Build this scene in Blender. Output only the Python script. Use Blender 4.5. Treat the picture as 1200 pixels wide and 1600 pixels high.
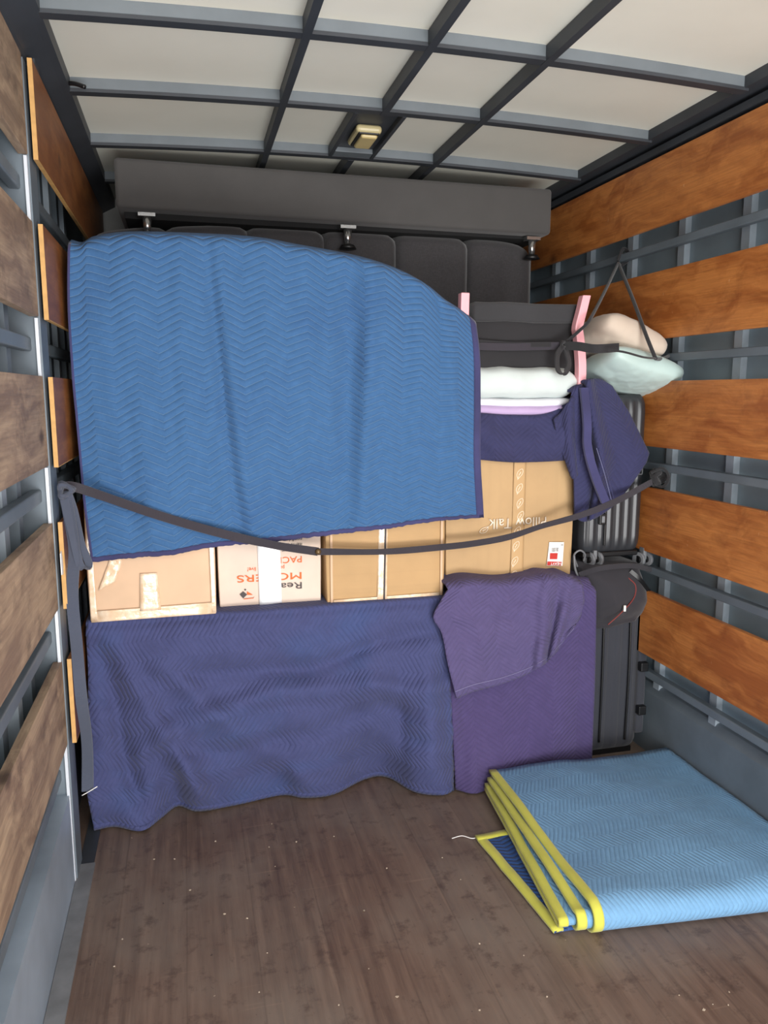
import bpy, bmesh, math, random
from math import sin, cos, pi, radians, sqrt, floor as fl
from mathutils import Vector, noise, Matrix
random.seed(7)
for o in list(bpy.data.objects): bpy.data.objects.remove(o, do_unlink=True)
SC = bpy.context.scene
COL = SC.collection

# ---------------------------------------------------------------- camera, world, daylight, exposure
CAM = Vector((0, 0, 1.36)); F = 1200.0
YAW, PIT = radians(14.3), radians(8.9)
FW = Vector((sin(YAW)*cos(PIT), cos(YAW)*cos(PIT), -sin(PIT)))
RT = Vector((cos(YAW), -sin(YAW), 0)); UP = RT.cross(FW)
cd = bpy.data.cameras.new('camera'); cam = bpy.data.objects.new('camera', cd); COL.objects.link(cam)
cd.sensor_fit = 'VERTICAL'; cd.sensor_height = 36; cd.lens = 36*F/1600; cd.clip_start = 0.02
cam.matrix_world = Matrix.Translation(CAM) @ Matrix((RT, UP, -FW)).transposed().to_4x4()
SC.camera = cam
SC.view_settings.view_transform = 'Standard'; SC.view_settings.look = 'None'
SC.view_settings.gamma = 1; SC.view_settings.use_curve_mapping = False
SC.view_settings.exposure = 0.35
w = bpy.data.worlds.new('sky'); SC.world = w; w.use_nodes = True
w.node_tree.nodes['Background'].inputs[0].default_value = (0.86, 0.93, 1.0, 1)
w.node_tree.nodes['Background'].inputs[1].default_value = 1.1
def area(name, loc, rot, sx, sy, power, color):
    l = bpy.data.lights.new(name, 'AREA'); l.shape = 'RECTANGLE'; l.size = sx; l.size_y = sy
    l.energy = power; l.color = color
    o = bpy.data.objects.new(name, l); COL.objects.link(o); o.location = loc; o.rotation_euler = rot; return o
# daylight that comes in through the open rear of the truck
area('daylight_rear_opening', (0.62, -0.85, 1.25), (radians(88), 0, 0), 1.9, 2.0, 60, (1.0, 0.985, 0.97))
# the bright ground behind the truck throws light up to the roof
area('daylight_ground_bounce', (0.62, -0.95, 0.05), (radians(128), 0, 0), 1.9, 0.8, 80, (1.0, 0.985, 0.955))

def ray(px, py):
    d = RT*(px-600) + UP*(800-py) + FW*F
    return d
def P(px, py, y=None, z=None, x=None):
    d = ray(px, py)
    if y is not None: s = (y-CAM.y)/d.y
    elif z is not None: s = (z-CAM.z)/d.z
    else: s = (x-CAM.x)/d.x
    return CAM + d*s

# ---------------------------------------------------------------- materials
def lin(c):
    return tuple((v/12.92 if v <= 0.04045 else ((v+0.055)/1.055)**2.4) for v in [q/255 for q in c]) + (1,)
class NT:
    def __init__(s, name):
        s.m = bpy.data.materials.new(name); s.m.use_nodes = True; s.t = s.m.node_tree
        s.b = s.t.nodes['Principled BSDF']
    def n(s, typ, **k):
        nd = s.t.nodes.new(typ)
        for a, v in k.items():
            if a.startswith('i_'):
                key = a[2:]; key = int(key) if key.isdigit() else key.replace('_', ' ')
                if isinstance(v, bpy.types.NodeSocket): s.t.links.new(v, nd.inputs[key])
                else: nd.inputs[key].default_value = v
            else: setattr(nd, a, v)
        return nd
    def math(s, op, a, b=None, c=None):
        nd = s.t.nodes.new('ShaderNodeMath'); nd.operation = op
        for i, v in enumerate((a, b, c)):
            if v is None: continue
            if isinstance(v, bpy.types.NodeSocket): s.t.links.new(v, nd.inputs[i])
            else: nd.inputs[i].default_value = v
        return nd.outputs[0]
    def set(s, inp, v):
        if isinstance(v, bpy.types.NodeSocket): s.t.links.new(v, s.b.inputs[inp])
        else: s.b.inputs[inp].default_value = v
    def mix(s, fac, a, b):
        nd = s.t.nodes.new('ShaderNodeMix'); nd.data_type = 'RGBA'
        for i, v in ((0, fac), (6, a), (7, b)):
            if isinstance(v, bpy.types.NodeSocket): s.t.links.new(v, nd.inputs[i])
            else: nd.inputs[i].default_value = v
        return nd.outputs[2]
    def coord(s, kind='Object', scale=(1, 1, 1)):
        tc = s.n('ShaderNodeTexCoord'); mp = s.n('ShaderNodeMapping', i_Vector=tc.outputs[kind]); mp.inputs['Scale'].default_value = scale
        return mp.outputs[0]
    def noise(s, vec, scale, detail=4, rough=0.55):
        return s.n('ShaderNodeTexNoise', i_Vector=vec, i_Scale=scale, i_Detail=detail, i_Roughness=rough).outputs[0]
    def ramp(s, fac, a, b):
        return s.n('ShaderNodeMapRange', i_Value=fac, i_1=a, i_2=b).outputs[0]
    def bump(s, h, strength, dist):
        nd = s.n('ShaderNodeBump', i_Height=h, i_Strength=strength, i_Distance=dist); s.set('Normal', nd.outputs[0])
def mat_plain(name, c, rough=0.6, metal=0.0, var=0.12, scale=8, bump=0.0, coat=0):
    M = NT(name); v = M.coord(); n = M.noise(v, scale)
    c1 = lin(c); dk = tuple(q*(1-var*2.2) for q in c1[:3])+(1,)
    M.set('Base Color', M.mix(M.ramp(n, 0.35, 0.7), dk, c1)); M.set('Roughness', rough); M.set('Metallic', metal)
    if coat: M.set('Coat Weight', coat)
    if bump: M.bump(M.noise(v, scale*12, 3), bump, 0.002)
    return M.m
def mat_ply(name, c, c2, c3, rough=0.5, dirt=0.0):
    M = NT(name); v = M.coord('Object', (9, 0.9, 5)); warp = M.noise(M.coord('Object', (1, 1, 1)), 2.2, 3)
    vv = M.n('ShaderNodeVectorMath', operation='ADD', i_0=v, i_1=warp).outputs[0]
    g = M.noise(vv, 3.4, 6, 0.6); fine = M.noise(M.coord('Object', (60, 2.0, 70)), 2.5, 4, 0.6)
    base = M.mix(M.ramp(g, 0.40, 0.62), lin(c2), lin(c)); base = M.mix(M.math('MULTIPLY', M.ramp(fine, 0.4, 0.75), 0.35), base, lin(c3))
    vo = M.n('ShaderNodeTexVoronoi', i_Vector=M.coord('Object', (2.5, 2.6, 4.2)), i_Scale=1.0)
    vo.inputs['Randomness'].default_value = 1.0
    d = M.math('ADD', vo.outputs['Distance'], M.math('MULTIPLY', M.noise(M.coord(), 26, 3), 0.12))
    kn = M.ramp(d, 0.17, 0.085); base = M.mix(M.math('MULTIPLY', kn, 0.85), base, lin(c3))
    sc = M.noise(M.coord('Object', (1, 1, 1)), 9, 6, 0.7)
    base = M.mix(M.math('MULTIPLY', M.ramp(sc, 0.55, 0.72), 0.30+dirt), base, lin(c3))
    wh = M.noise(M.coord('Object', (1, 30, 8)), 3.0, 2, 0.5)
    base = M.mix(M.math('MULTIPLY', M.ramp(wh, 0.74, 0.8), 0.45), base, lin((225, 190, 150)))
    M.set('Base Color', base); M.set('Roughness', rough); M.bump(fine, 0.25, 0.002)
    return M.m
def mat_quilt(name, c, stitch, period, pitch, amp, vertical=False, stain=0.25, bump=0.9, slant=0.0, stainc=(40, 45, 70), stitchw=1.0):
    M = NT(name)
    uv = M.n('ShaderNodeTexCoord').outputs['UV']
    wob = M.n('ShaderNodeTexNoise', i_Vector=uv, i_Scale=3.0, i_Detail=1.0)
    wv = M.n('ShaderNodeVectorMath', operation='SCALE', i_0=wob.outputs['Color']); wv.inputs['Scale'].default_value = 0.02
    uvw = M.n('ShaderNodeVectorMath', operation='ADD', i_0=uv, i_1=wv.outputs[0]).outputs[0]
    sp = M.n('ShaderNodeSeparateXYZ', i_Vector=uvw)
    a, b = (sp.outputs[1], sp.outputs[0]) if vertical else (sp.outputs[0], sp.outputs[1])
    tri = M.math('PINGPONG', M.math('DIVIDE', a, period), 0.5)
    t = M.math('ADD', b, M.math('MULTIPLY', tri, amp*2))
    if slant: t = M.math('ADD', t, M.math('MULTIPLY', a, slant))
    ph = M.math('MULTIPLY', t, pi/pitch)
    h = M.math('POWER', M.math('ABSOLUTE', M.math('SINE', ph)), 0.6)
    line = M.ramp(h, 0.42, 0.12)
    big = M.noise(uv, 2.6, 5, 0.62); med = M.noise(uv, 30, 4, 0.7)
    c1 = lin(c); base = M.mix(M.ramp(big, 0.5, 0.8), c1, M.mix(stain, c1, lin(stainc)))
    base = M.mix(M.math('MULTIPLY', M.ramp(med, 0.45, 0.8), 0.3), base, tuple(min(1, q*1.6) for q in c1[:3])+(1,))
    base = M.mix(M.math('MULTIPLY', line, 0.42*stitchw), base, lin(stitch))
    M.set('Base Color', base); M.set('Roughness', 0.9); M.set('Sheen Weight', 0.08); M.set('Sheen Roughness', 0.5); M.set('Specular IOR Level', 0.2)
    hh = M.math('ADD', h, M.math('MULTIPLY', M.noise(uv, 160, 3), 0.35))
    M.bump(hh, bump, 0.006)
    return M.m
def mat_cloth(name, c, weave=900, rough=0.9, var=0.1, bump=0.3, sheen=0.2, coarse=0.0):
    M = NT(name); v = M.coord(); n = M.noise(v, 7, 5)
    c1 = lin(c); dk = tuple(q*(1-var*2.5) for q in c1[:3])+(1,)
    base = M.mix(M.ramp(n, 0.3, 0.7), dk, c1)
    ns = M.noise(v, weave, 2)
    if coarse:
        st = M.noise(M.coord('Object', (40, 40, 260)), 2, 2); st2 = M.noise(M.coord('Object', (260, 40, 40)), 2, 2)
        k = M.math('MULTIPLY', M.ramp(M.math('MAXIMUM', st, st2), 0.5, 0.75), coarse)
        base = M.mix(k, base, tuple(min(1, q*2.3+0.02) for q in c1[:3])+(1,))
    M.set('Base Color', base); M.set('Roughness', rough); M.set('Sheen Weight', sheen); M.bump(ns, bump, 0.001)
    return M.m
def mat_card(name, c, lines=0, vertical=False):
    M = NT(name); v = M.coord(); n = M.noise(v, 5, 4); f = M.noise(v, 140, 2)
    c1 = lin(c); dk = tuple(q*0.86 for q in c1[:3])+(1,)
    base = M.mix(M.ramp(n, 0.35, 0.7), dk, c1)
    if lines:
        sp = M.n('ShaderNodeSeparateXYZ', i_Vector=v); ax = sp.outputs[0] if vertical else sp.outputs[2]
        l = M.noise(M.n('ShaderNodeCombineXYZ', i_X=M.math('MULTIPLY', ax, 1.0)).outputs[0], lines, 3, 0.7)
        base = M.mix(M.math('MULTIPLY', M.ramp(l, 0.5, 0.75), 0.35), base, tuple(q*0.72 for q in c1[:3])+(1,))
        M.bump(M.math('ADD', l, M.math('MULTIPLY', f, 0.1)), 0.35, 0.003)
    M.set('Base Color', base); M.set('Roughness', 0.72)
    return M.m
def mat_floor():
    M = NT('floor_wood'); sp = M.n('ShaderNodeSeparateXYZ', i_Vector=M.coord())
    xs = M.math('ADD', sp.outputs[0], 0.05)
    pid = M.math('FLOOR', M.math('DIVIDE', xs, 0.17))
    fr = M.math('FRACT', M.math('DIVIDE', xs, 0.17))
    seam = M.math('LESS_THAN', M.math('MINIMUM', fr, M.math('SUBTRACT', 1.0, fr)), 0.012)
    wn = M.n('ShaderNodeTexWhiteNoise', noise_dimensions='1D', i_W=pid).outputs[0]
    off = M.n('ShaderNodeCombineXYZ', i_X=M.math('MULTIPLY', sp.outputs[0], 26), i_Y=M.math('ADD', M.math('MULTIPLY', sp.outputs[1], 1.6), M.math('MULTIPLY', wn, 9)), i_Z=wn).outputs[0]
    g = M.noise(off, 1.6, 6, 0.65)
    big = M.noise(M.coord(), 1.9, 4, 0.6); sm = M.noise(M.coord(), 16, 5, 0.7)
    base = M.mix(M.ramp(g, 0.3, 0.72), lin((82, 66, 58)), lin((122, 102, 90)))
    base = M.mix(M.math('MULTIPLY', wn, 0.18), base, lin((110, 82, 66)))
    base = M.mix(M.math('MULTIPLY', M.ramp(big, 0.42, 0.66), 0.6), base, lin((128, 118, 108)))
    base = M.mix(M.math('MULTIPLY', M.ramp(sm, 0.54, 0.68), 0.55), base, lin((62, 46, 40)))
    spots = M.noise(M.coord(), 75, 2, 0.5)
    base = M.mix(M.math('MULTIPLY', M.ramp(spots, 0.72, 0.78), 0.7), base, lin((38, 32, 30)))
    flecks = M.noise(M.coord('Object', (1, 1.4, 1)), 58, 2, 0.5)
    base = M.mix(M.math('MULTIPLY', M.ramp(flecks, 0.77, 0.80), 0.8), base, lin((190, 172, 150)))
    scr = M.noise(M.coord('Object', (4, 90, 1)), 1.0, 3, 0.6)
    base = M.mix(M.math('MULTIPLY', M.ramp(scr, 0.66, 0.74), 0.22), base, lin((165, 140, 120)))
    scr2 = M.noise(M.coord('Object', (90, 3, 1)), 1.0, 3, 0.6)
    base = M.mix(M.math('MULTIPLY', M.ramp(scr2, 0.6, 0.74), 0.25), base, lin((150, 125, 105)))
    base = M.mix(M.math('MULTIPLY', seam, 0.16), base, lin((35, 26, 22)))
    M.set('Base Color', base); M.set('Roughness', M.ramp(g, -0.6, 1.4)); M.bump(M.math('SUBTRACT', g, M.math('MULTIPLY', seam, 1.0)), 0.35, 0.003)
    return M.m
def mat_tape():
    M = NT('clear_tape'); v = M.coord(); n = M.noise(v, 34, 4, 0.6)
    M.set('Base Color', M.mix(M.ramp(n, 0.42, 0.75), lin((224, 192, 158)), lin((243, 226, 204)))); M.set('Roughness', 0.16); M.set('Specular IOR Level', 0.9)
    M.bump(n, 0.5, 0.004); return M.m

m_ceil = mat_plain('ceiling_panel', (228, 227, 215), 0.45, var=0.04, scale=2.2)
m_steel = mat_plain('blue_grey_steel', (114, 125, 134), 0.45, 0.15, var=0.12, scale=5)
m_bow = mat_plain('bow_paint', (112, 120, 126), 0.5, 0.1, var=0.08, scale=7)
m_dsteel = mat_plain('dark_steel', (62, 66, 72), 0.5, 0.1, var=0.12, scale=5)
m_skin = mat_plain('wall_skin', (150, 168, 178), 0.5, 0.1, var=0.14, scale=3)
m_skinL = mat_plain('wall_skin_left', (142, 160, 172), 0.4, 0.15, var=0.14, scale=3)
m_lpost = mat_plain('pale_post', (176, 188, 198), 0.4, 0.2, var=0.1, scale=9)
m_galv = mat_plain('galvanised_panel', (160, 175, 190), 0.36, 0.15, var=0.14, scale=4)
m_alu = mat_plain('aluminium_strip', (134, 136, 138), 0.5, 0.25, var=0.12, scale=14)
m_bright = mat_plain('bright_edge', (215, 220, 228), 0.35, 0.1, var=0.03)
m_plyR = mat_ply('orange_plywood', (200, 128, 66), (160, 92, 42), (98, 54, 28), 0.42)
m_plyL = mat_ply('weathered_plywood', (178, 154, 128), (134, 112, 94), (72, 56, 46), 0.6, 0.4)
m_plyF = mat_ply('brown_plywood', (160, 104, 58), (130, 78, 40), (92, 56, 32), 0.45)
m_grain = mat_plain('ply_edge', (204, 158, 96), 0.7, var=0.08, scale=40)
m_floor = mat_floor()
m_sofa = mat_cloth('dark_grey_fabric', (78, 76, 75), 500, var=0.05)
m_rib = mat_cloth('charcoal_weave', (62, 60, 62), 500, var=0.05, coarse=0.25)
m_black = mat_cloth('black_fabric', (38, 37, 40), 700, var=0.08)
m_blackpl = mat_plain('black_plastic', (22, 22, 24), 0.4)
m_chrome = mat_plain('chrome', (190, 190, 190), 0.2, 0.9)
m_strap = mat_cloth('black_strap', (52, 48, 56), 1200, var=0.05, bump=0.5)
m_strapg = mat_cloth('slate_strap', (70, 76, 92), 1200, var=0.05, bump=0.5)
m_strapb = mat_cloth('jet_strap', (38, 37, 40), 1200, var=0.05, bump=0.5)
m_case = mat_plain('case_shell', (54, 56, 60), 0.35, 0.1, var=0.06, scale=4)
m_softcase = mat_cloth('soft_case', (50, 52, 60), 900, var=0.06)
m_duffel = mat_cloth('duffel', (44, 42, 48), 900, var=0.06)
m_red = mat_plain('red', (190, 44, 34), 0.6, var=0.02)
m_redzip = mat_plain('red_piping', (120, 44, 40), 0.6, var=0.02)
m_white = mat_plain('white', (238, 236, 232), 0.6, var=0.01)
m_grey = mat_plain('wheel_grey', (120, 122, 126), 0.5)
m_mint = mat_cloth('mint_satin', (184, 206, 202), 600, 0.45, 0.04, 0.1)
m_mintw = mat_cloth('pale_mint_cotton', (206, 216, 214), 600, 0.8, 0.04, 0.15)
m_cream = mat_cloth('cream_cotton', (204, 188, 172), 600, 0.85, 0.04, 0.15)
m_lilac = mat_cloth('lilac_cotton', (188, 165, 204), 600, 0.85, 0.03, 0.15)
m_whitec = mat_cloth('white_cotton', (232, 232, 238), 600, 0.85, 0.02, 0.15)
m_pink = mat_plain('pink_paint', (246, 178, 186), 0.35, var=0.03)
m_card1 = mat_card('tan_cardboard', (218, 184, 152))
m_card2 = mat_card('cream_cardboard', (226, 206, 190))
m_card3 = mat_card('brown_cardboard', (190, 154, 108), 26)
m_card4 = mat_card('buff_cardboard', (192, 158, 114), 14, True)
m_orange = mat_plain('orange_ink', (224, 106, 44), 0.7, var=0.02)
m_ink = mat_plain('dark_ink', (72, 66, 66), 0.7, var=0.02)
m_tape = mat_tape()
m_wtape = mat_plain('white_tape', (250, 250, 250), 0.12, var=0.01)
m_paperink = mat_plain('white_ink', (240, 226, 204), 0.6, var=0.02)
m_blue = mat_quilt('blue_quilt', (60, 97, 140), (124, 158, 194), 0.128, 0.0215, 0.030, stain=.4, stainc=(44, 72, 120), bump=.7, stitchw=1.2)
m_bluebind = mat_cloth('navy_binding', (62, 62, 108), 700, var=0.15)
m_navy = mat_quilt('indigo_quilt', (66, 71, 110), (96, 103, 142), 0.125, 0.0165, 0.038, True, stain=.5, stainc=(58, 88, 138), stitchw=0.55, bump=.5)
m_purp = mat_quilt('purple_quilt', (74, 64, 104), (98, 90, 132), 0.20, 0.0175, 0.085, stainc=(92, 84, 126), stitchw=.6, bump=.5)
m_purp2 = mat_quilt('faded_purple_quilt', (82, 74, 112), (106, 99, 138), 0.13, 0.0165, 0.05, stainc=(104, 94, 130), stitchw=.5, bump=.45)
m_upnavy = mat_quilt('dark_navy_quilt', (54, 55, 88), (76, 78, 114), 0.15, 0.019, 0.07, stainc=(46, 50, 84), stitchw=.4, bump=.4)
m_light = mat_quilt('light_blue_quilt', (108, 150, 186), (150, 188, 214), 0.13, 0.0135, 0.03, True, stainc=(86, 122, 172), bump=0.4, stitchw=0.5)
m_dblue = mat_quilt('deep_blue_quilt', (44, 74, 130), (90, 120, 170), 0.13, 0.018, 0.03, stainc=(40, 60, 110))
m_yellow = mat_cloth('yellow_binding', (204, 202, 80), 700, var=0.08)
m_lens = mat_plain('lamp_lens', (196, 184, 140), 0.25, var=0.05)
m_dark = mat_plain('dark_underside', (26, 26, 27), 0.9)

# ---------------------------------------------------------------- helpers
def link(name, me, mat, parent=None, smooth=False):
    o = bpy.data.objects.new(name, me); COL.objects.link(o)
    if mat: me.materials.append(mat)
    if parent: o.parent = parent
    if smooth:
        for p in me.polygons: p.use_smooth = True
    return o
def obj(name, bm, mat, parent=None, smooth=False, bevel=0):
    bmesh.ops.recalc_face_normals(bm, faces=bm.faces[:])
    me = bpy.data.meshes.new(name); bm.to_mesh(me); bm.free()
    o = link(name, me, mat, parent, smooth)
    if bevel:
        b = o.modifiers.new('bevel', 'BEVEL'); b.width = bevel; b.segments = 3; b.limit_method = 'ANGLE'
    return o
def tag(o, label=None, cat=None, group=None, kind=None):
    if label: o['label'] = label
    if cat: o['category'] = cat
    if group: o['group'] = group
    if kind: o['kind'] = kind
    return o
def empty(name, label, cat, loc=(0, 0, 0), group=None):
    o = bpy.data.objects.new(name, None); COL.objects.link(o); o.empty_display_size = 0.05
    o.location = loc; ROOTS.append((o, Vector(loc))); return tag(o, label, cat, group)
ROOTS = []
def bx(bm, x0, x1, y0, y1, z0, z1, mat4=None):
    r = bmesh.ops.create_cube(bm, size=1)
    M = Matrix.Translation(((x0+x1)/2, (y0+y1)/2, (z0+z1)/2)) @ Matrix.Diagonal((abs(x1-x0), abs(y1-y0), abs(z1-z0), 1))
    if mat4: M = mat4 @ M
    bmesh.ops.transform(bm, matrix=M, verts=r['verts'])
def box(name, x0, x1, y0, y1, z0, z1, mat, parent=None, bevel=0):
    bm = bmesh.new(); bx(bm, x0, x1, y0, y1, z0, z1); return obj(name, bm, mat, parent, bevel=bevel)
def cyl(bm, p0, p1, r0, r1=None, seg=20):
    p0, p1 = Vector(p0), Vector(p1); d = p1-p0; r1 = r0 if r1 is None else r1
    r = bmesh.ops.create_cone(bm, cap_ends=True, segments=seg, radius1=r0, radius2=r1, depth=d.length)
    M = Matrix.Translation((p0+p1)/2) @ d.to_track_quat('Z', 'Y').to_matrix().to_4x4()
    bmesh.ops.transform(bm, matrix=M, verts=r['verts'])
def spline(pts, n):
    """Catmull-Rom through pts (tuples of any length), n samples, uniform arc length"""
    linear = pts[0] == 'L'
    pts = [Vector(p) for p in (pts[1:] if linear else pts)]
    if len(pts) == 2: return [pts[0].lerp(pts[1], i/(n-1)) for i in range(n)]
    e = [pts[0]*2-pts[1]] + pts + [pts[-1]*2-pts[-2]]
    out = []
    for k in range(1, len(e)-2):
        for j in range(16):
            t = j/16; a, b, c, d = e[k-1], e[k], e[k+1], e[k+2]
            out.append(b.lerp(c, t) if linear else 0.5*((2*b)+(c-a)*t+(2*a-5*b+4*c-d)*t*t+(-a+3*b-3*c+d)*t**3))
    out.append(pts[-1])
    L = [0]
    for i in range(1, len(out)): L.append(L[-1]+(out[i]-out[i-1]).length)
    res = []; k = 0
    for i in range(n):
        s = L[-1]*i/(n-1)
        while k < len(L)-2 and L[k+1] < s: k += 1
        f = (s-L[k])/max(1e-9, L[k+1]-L[k]); res.append(out[k].lerp(out[k+1], min(1, f)))
    return res
def sheet(name, G, mat, parent=None, thick=0.008, uv=None, flipuv=False, smooth=True):
    """G: rows of world points"""
    nv, nu = len(G), len(G[0]); me = bpy.data.meshes.new(name)
    vs = [tuple(p) for r in G for p in r]
    fs = [(j*nu+i, j*nu+i+1, (j+1)*nu+i+1, (j+1)*nu+i) for j in range(nv-1) for i in range(nu-1)]
    me.from_pydata(vs, [], fs)
    mi, mj = nu//2, nv//2
    U = [0]; V = [0]
    for i in range(1, nu): U.append(U[-1]+(Vector(G[mj][i])-Vector(G[mj][i-1])).length)
    for j in range(1, nv): V.append(V[-1]+(Vector(G[j][mi])-Vector(G[j-1][mi])).length)
    ul = me.uv_layers.new(name='uv')
    for p in me.polygons:
        for li in p.loop_indices:
            k = me.loops[li].vertex_index; j, i = divmod(k, nu); ul.data[li].uv = (U[i], V[j])
    o = link(name, me, mat, parent, smooth)
    s = o.modifiers.new('thickness', 'SOLIDIFY'); s.thickness = thick; s.offset = 0
    return o
def coons(top, bottom, left, right, nu, nv, depth, hem=False):
    """boundary pixel polylines -> grid of world points, y = depth(u, v)"""
    T, B = spline(top, nu), spline(bottom, nu); L, R = spline(left, nv), spline(right, nv)
    G = []
    for j in range(nv):
        v = j/(nv-1); row = []
        for i in range(nu):
            u = i/(nu-1)
            q = T[i]*(1-v)+B[i]*v + L[j]*(1-u)+R[j]*u - (T[0]*(1-u)*(1-v)+T[-1]*u*(1-v)+B[0]*(1-u)*v+B[-1]*u*v)
            d = depth(u, v)
            if hem: d += (P(B[i].x, B[i].y, z=.008).y-depth(u, 1))*max(0, (v-.35)/.65)**2.2
            row.append(P(q.x, q.y, y=d))
        G.append(row)
    return G
def band(name, G, side, n, mat, parent, off=0.004, thick=0.006):
    nv, nu = len(G), len(G[0])
    if side == 'B': S = [[p for p in G[j]] for j in range(nv-1-n, nv)]
    if side == 'T': S = [[p for p in G[j]] for j in range(0, n+1)]
    if side == 'R': S = [[G[j][i] for i in range(nu-1-n, nu)] for j in range(nv)]
    if side == 'L': S = [[G[j][i] for i in range(0, n+1)] for j in range(nv)]
    return sheet(name, [[Vector(p)+Vector((0, -off, 0)) for p in r] for r in S], mat, parent, thick)
def nz(x, y, s=0): return noise.noise(Vector((x, y, s)))
def ribbon(name, pts, w, mat, parent=None, th=0.003, wdir=(0, 0, 1), n=60, twist=0.0, twfreq=1.0):
    C = spline(pts, n); bm = bmesh.new(); rings = []
    for i, p in enumerate(C):
        t = (C[min(n-1, i+1)]-C[max(0, i-1)]).normalized(); wd = Vector(wdir); wd = (wd - t*wd.dot(t)).normalized()
        if twist: wd = Matrix.Rotation(twist*sin(i/(n-1)*2*pi*twfreq), 3, t) @ wd
        nn = t.cross(wd)
        rings.append([bm.verts.new(p+wd*w/2*a+nn*th/2*b) for a, b in ((-1, -1), (1, -1), (1, 1), (-1, 1))])
    for a, b in zip(rings, rings[1:]):
        for k in range(4): bm.faces.new((a[k], a[(k+1) % 4], b[(k+1) % 4], b[k]))
    bm.faces.new(rings[0][::-1]); bm.faces.new(rings[-1])
    return obj(name, bm, mat, parent)
def tube(name, pts, r, mat, parent=None, n=50, seg=10, rf=None):
    C = spline(pts, n); bm = bmesh.new(); rings = []; nn = None
    for i, p in enumerate(C):
        t = (C[min(n-1, i+1)]-C[max(0, i-1)]).normalized()
        if nn is None: nn = t.orthogonal().normalized()
        nn = (nn-t*nn.dot(t)).normalized(); bb = t.cross(nn); rr = rf(i/(n-1)) if rf else r
        rings.append([bm.verts.new(p+(nn*cos(a)+bb*sin(a))*rr) for a in [2*pi*k/seg for k in range(seg)]])
    for a, b in zip(rings, rings[1:]):
        for k in range(seg): bm.faces.new((a[k], a[(k+1) % seg], b[(k+1) % seg], b[k]))
    bm.faces.new(rings[0][::-1]); bm.faces.new(rings[-1])
    return obj(name, bm, mat, parent, smooth=True)
_txt = {}
def text(name, body, font_h, mat, parent, ox, oz, y, upside=True, bold=0.0, xs=1.0, wpx=None):
    """mesh lettering on a front (-Y) face; upside=True writes it turned by 180 degrees, starting at ox and running to -X"""
    c = bpy.data.curves.new(name, 'FONT'); c.body = body; c.size = 1.0; c.offset = bold; c.extrude = 0.0
    to = bpy.data.objects.new('tmp', c); COL.objects.link(to)
    bpy.context.view_layer.update()
    me = bpy.data.meshes.new_from_object(to.evaluated_get(bpy.context.evaluated_depsgraph_get()))
    bpy.data.objects.remove(to, do_unlink=True)
    s = font_h/0.70; k = -1 if upside else 1
    if wpx:
        xsz = [v.co.x for v in me.vertices]; xs = wpx*.00204/((max(xsz)-min(xsz))*s)
    for v in me.vertices:
        v.co = Vector((ox + k*v.co.x*s*xs, y, oz + k*v.co.y*s))
    me.materials.clear()
    o = link(name, me, mat, parent)
    sm = o.modifiers.new('thickness', 'SOLIDIFY'); sm.thickness = 0.0012; sm.offset = 0
    return o
def poly(name, pts, y, mat, parent, th=0.0012):
    bm = bmesh.new(); f = bm.faces.new([bm.verts.new((p[0], y, p[1])) for p in pts])
    o = obj(name, bm, mat, parent); sm = o.modifiers.new('thickness', 'SOLIDIFY'); sm.thickness = th; sm.offset = 0; return o

# ---------------------------------------------------------------- the truck body (structure)
Y0, Y1 = -0.6, 3.9
XL, XR = -0.35, 1.60
def zc(x): return 2.222 - 0.022*((x-0.66)/0.93)**2
def struct(o): o['kind'] = 'structure'; return o
struct(box('floor', -0.47, 1.74, Y0, Y1, -0.06, 0.0, m_floor))
# ceiling panel, gently crowned
bm = bmesh.new(); N = 24; A = []
for k in range(N+1):
    x = -0.50+2.28*k/N; z = zc(min(1.6, max(-.3, x)))+0.036
    A.append([bm.verts.new((x, y, z+dz)) for y, dz in ((Y0, 0), (Y1, 0), (Y1, .03), (Y0, .03))])
for a, b in zip(A, A[1:]):
    for k in range(4): bm.faces.new((a[k], a[(k+1) % 4], b[(k+1) % 4], b[k]))
struct(obj('ceiling', bm, m_ceil))
# cross bows
def bow(y, k):
    bm = bmesh.new(); A = []
    for i in range(29):
        x = -0.30+1.87*i/28; z = zc(x)
        A.append([bm.verts.new(q) for q in ((x, y, z), (x, y, z+.04), (x, y+.028, z+.04), (x, y+.028, z+.004))])
    for a, b in zip(A, A[1:]):
        for j in range(4): bm.faces.new((a[j], a[(j+1) % 4], b[(j+1) % 4], b[j]))
    bm.faces.new(A[0]); bm.faces.new(A[-1][::-1])
    shade_lip = bmesh.new()
    o = obj('trim_%d' % k, bm, m_bow); struct(o)
    A = []
    for i in range(29):
        x = -0.30+1.87*i/28; z = zc(x)
        A.append([shade_lip.verts.new(q) for q in ((x, y-.003, z-.003), (x, y-.003, z+.006), (x, y+.03, z+.006), (x, y+.03, z-.003))])
    for a, b in zip(A, A[1:]):
        for j in range(4): shade_lip.faces.new((a[j], a[(j+1) % 4], b[(j+1) % 4], b[j]))
    obj('bow_shade_strip', shade_lip, m_dsteel, o)  # shade on the bow's underside, put into the colour as a dark strip
    return o
for k, y in enumerate((1.06, 1.53, 2.0, 2.47, 2.96, 3.44)): bow(y, 1+k)
# lengthwise stringers
for k, x in enumerate((0.01, 0.318, 0.635, 0.958, 1.27)):
    if k in (0, 4): continue
    o = struct(box('trim_%d' % (10+k), x-.011, x+.011, Y0, 2.498 if k == 2 else Y1, zc(x)-.004, zc(x)+.034, m_dsteel))
    if k == 2: box('stringer_end', x-.012, x+.012, 2.99, Y1, zc(x)-.004, zc(x)+.034, m_dsteel, o)
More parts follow.
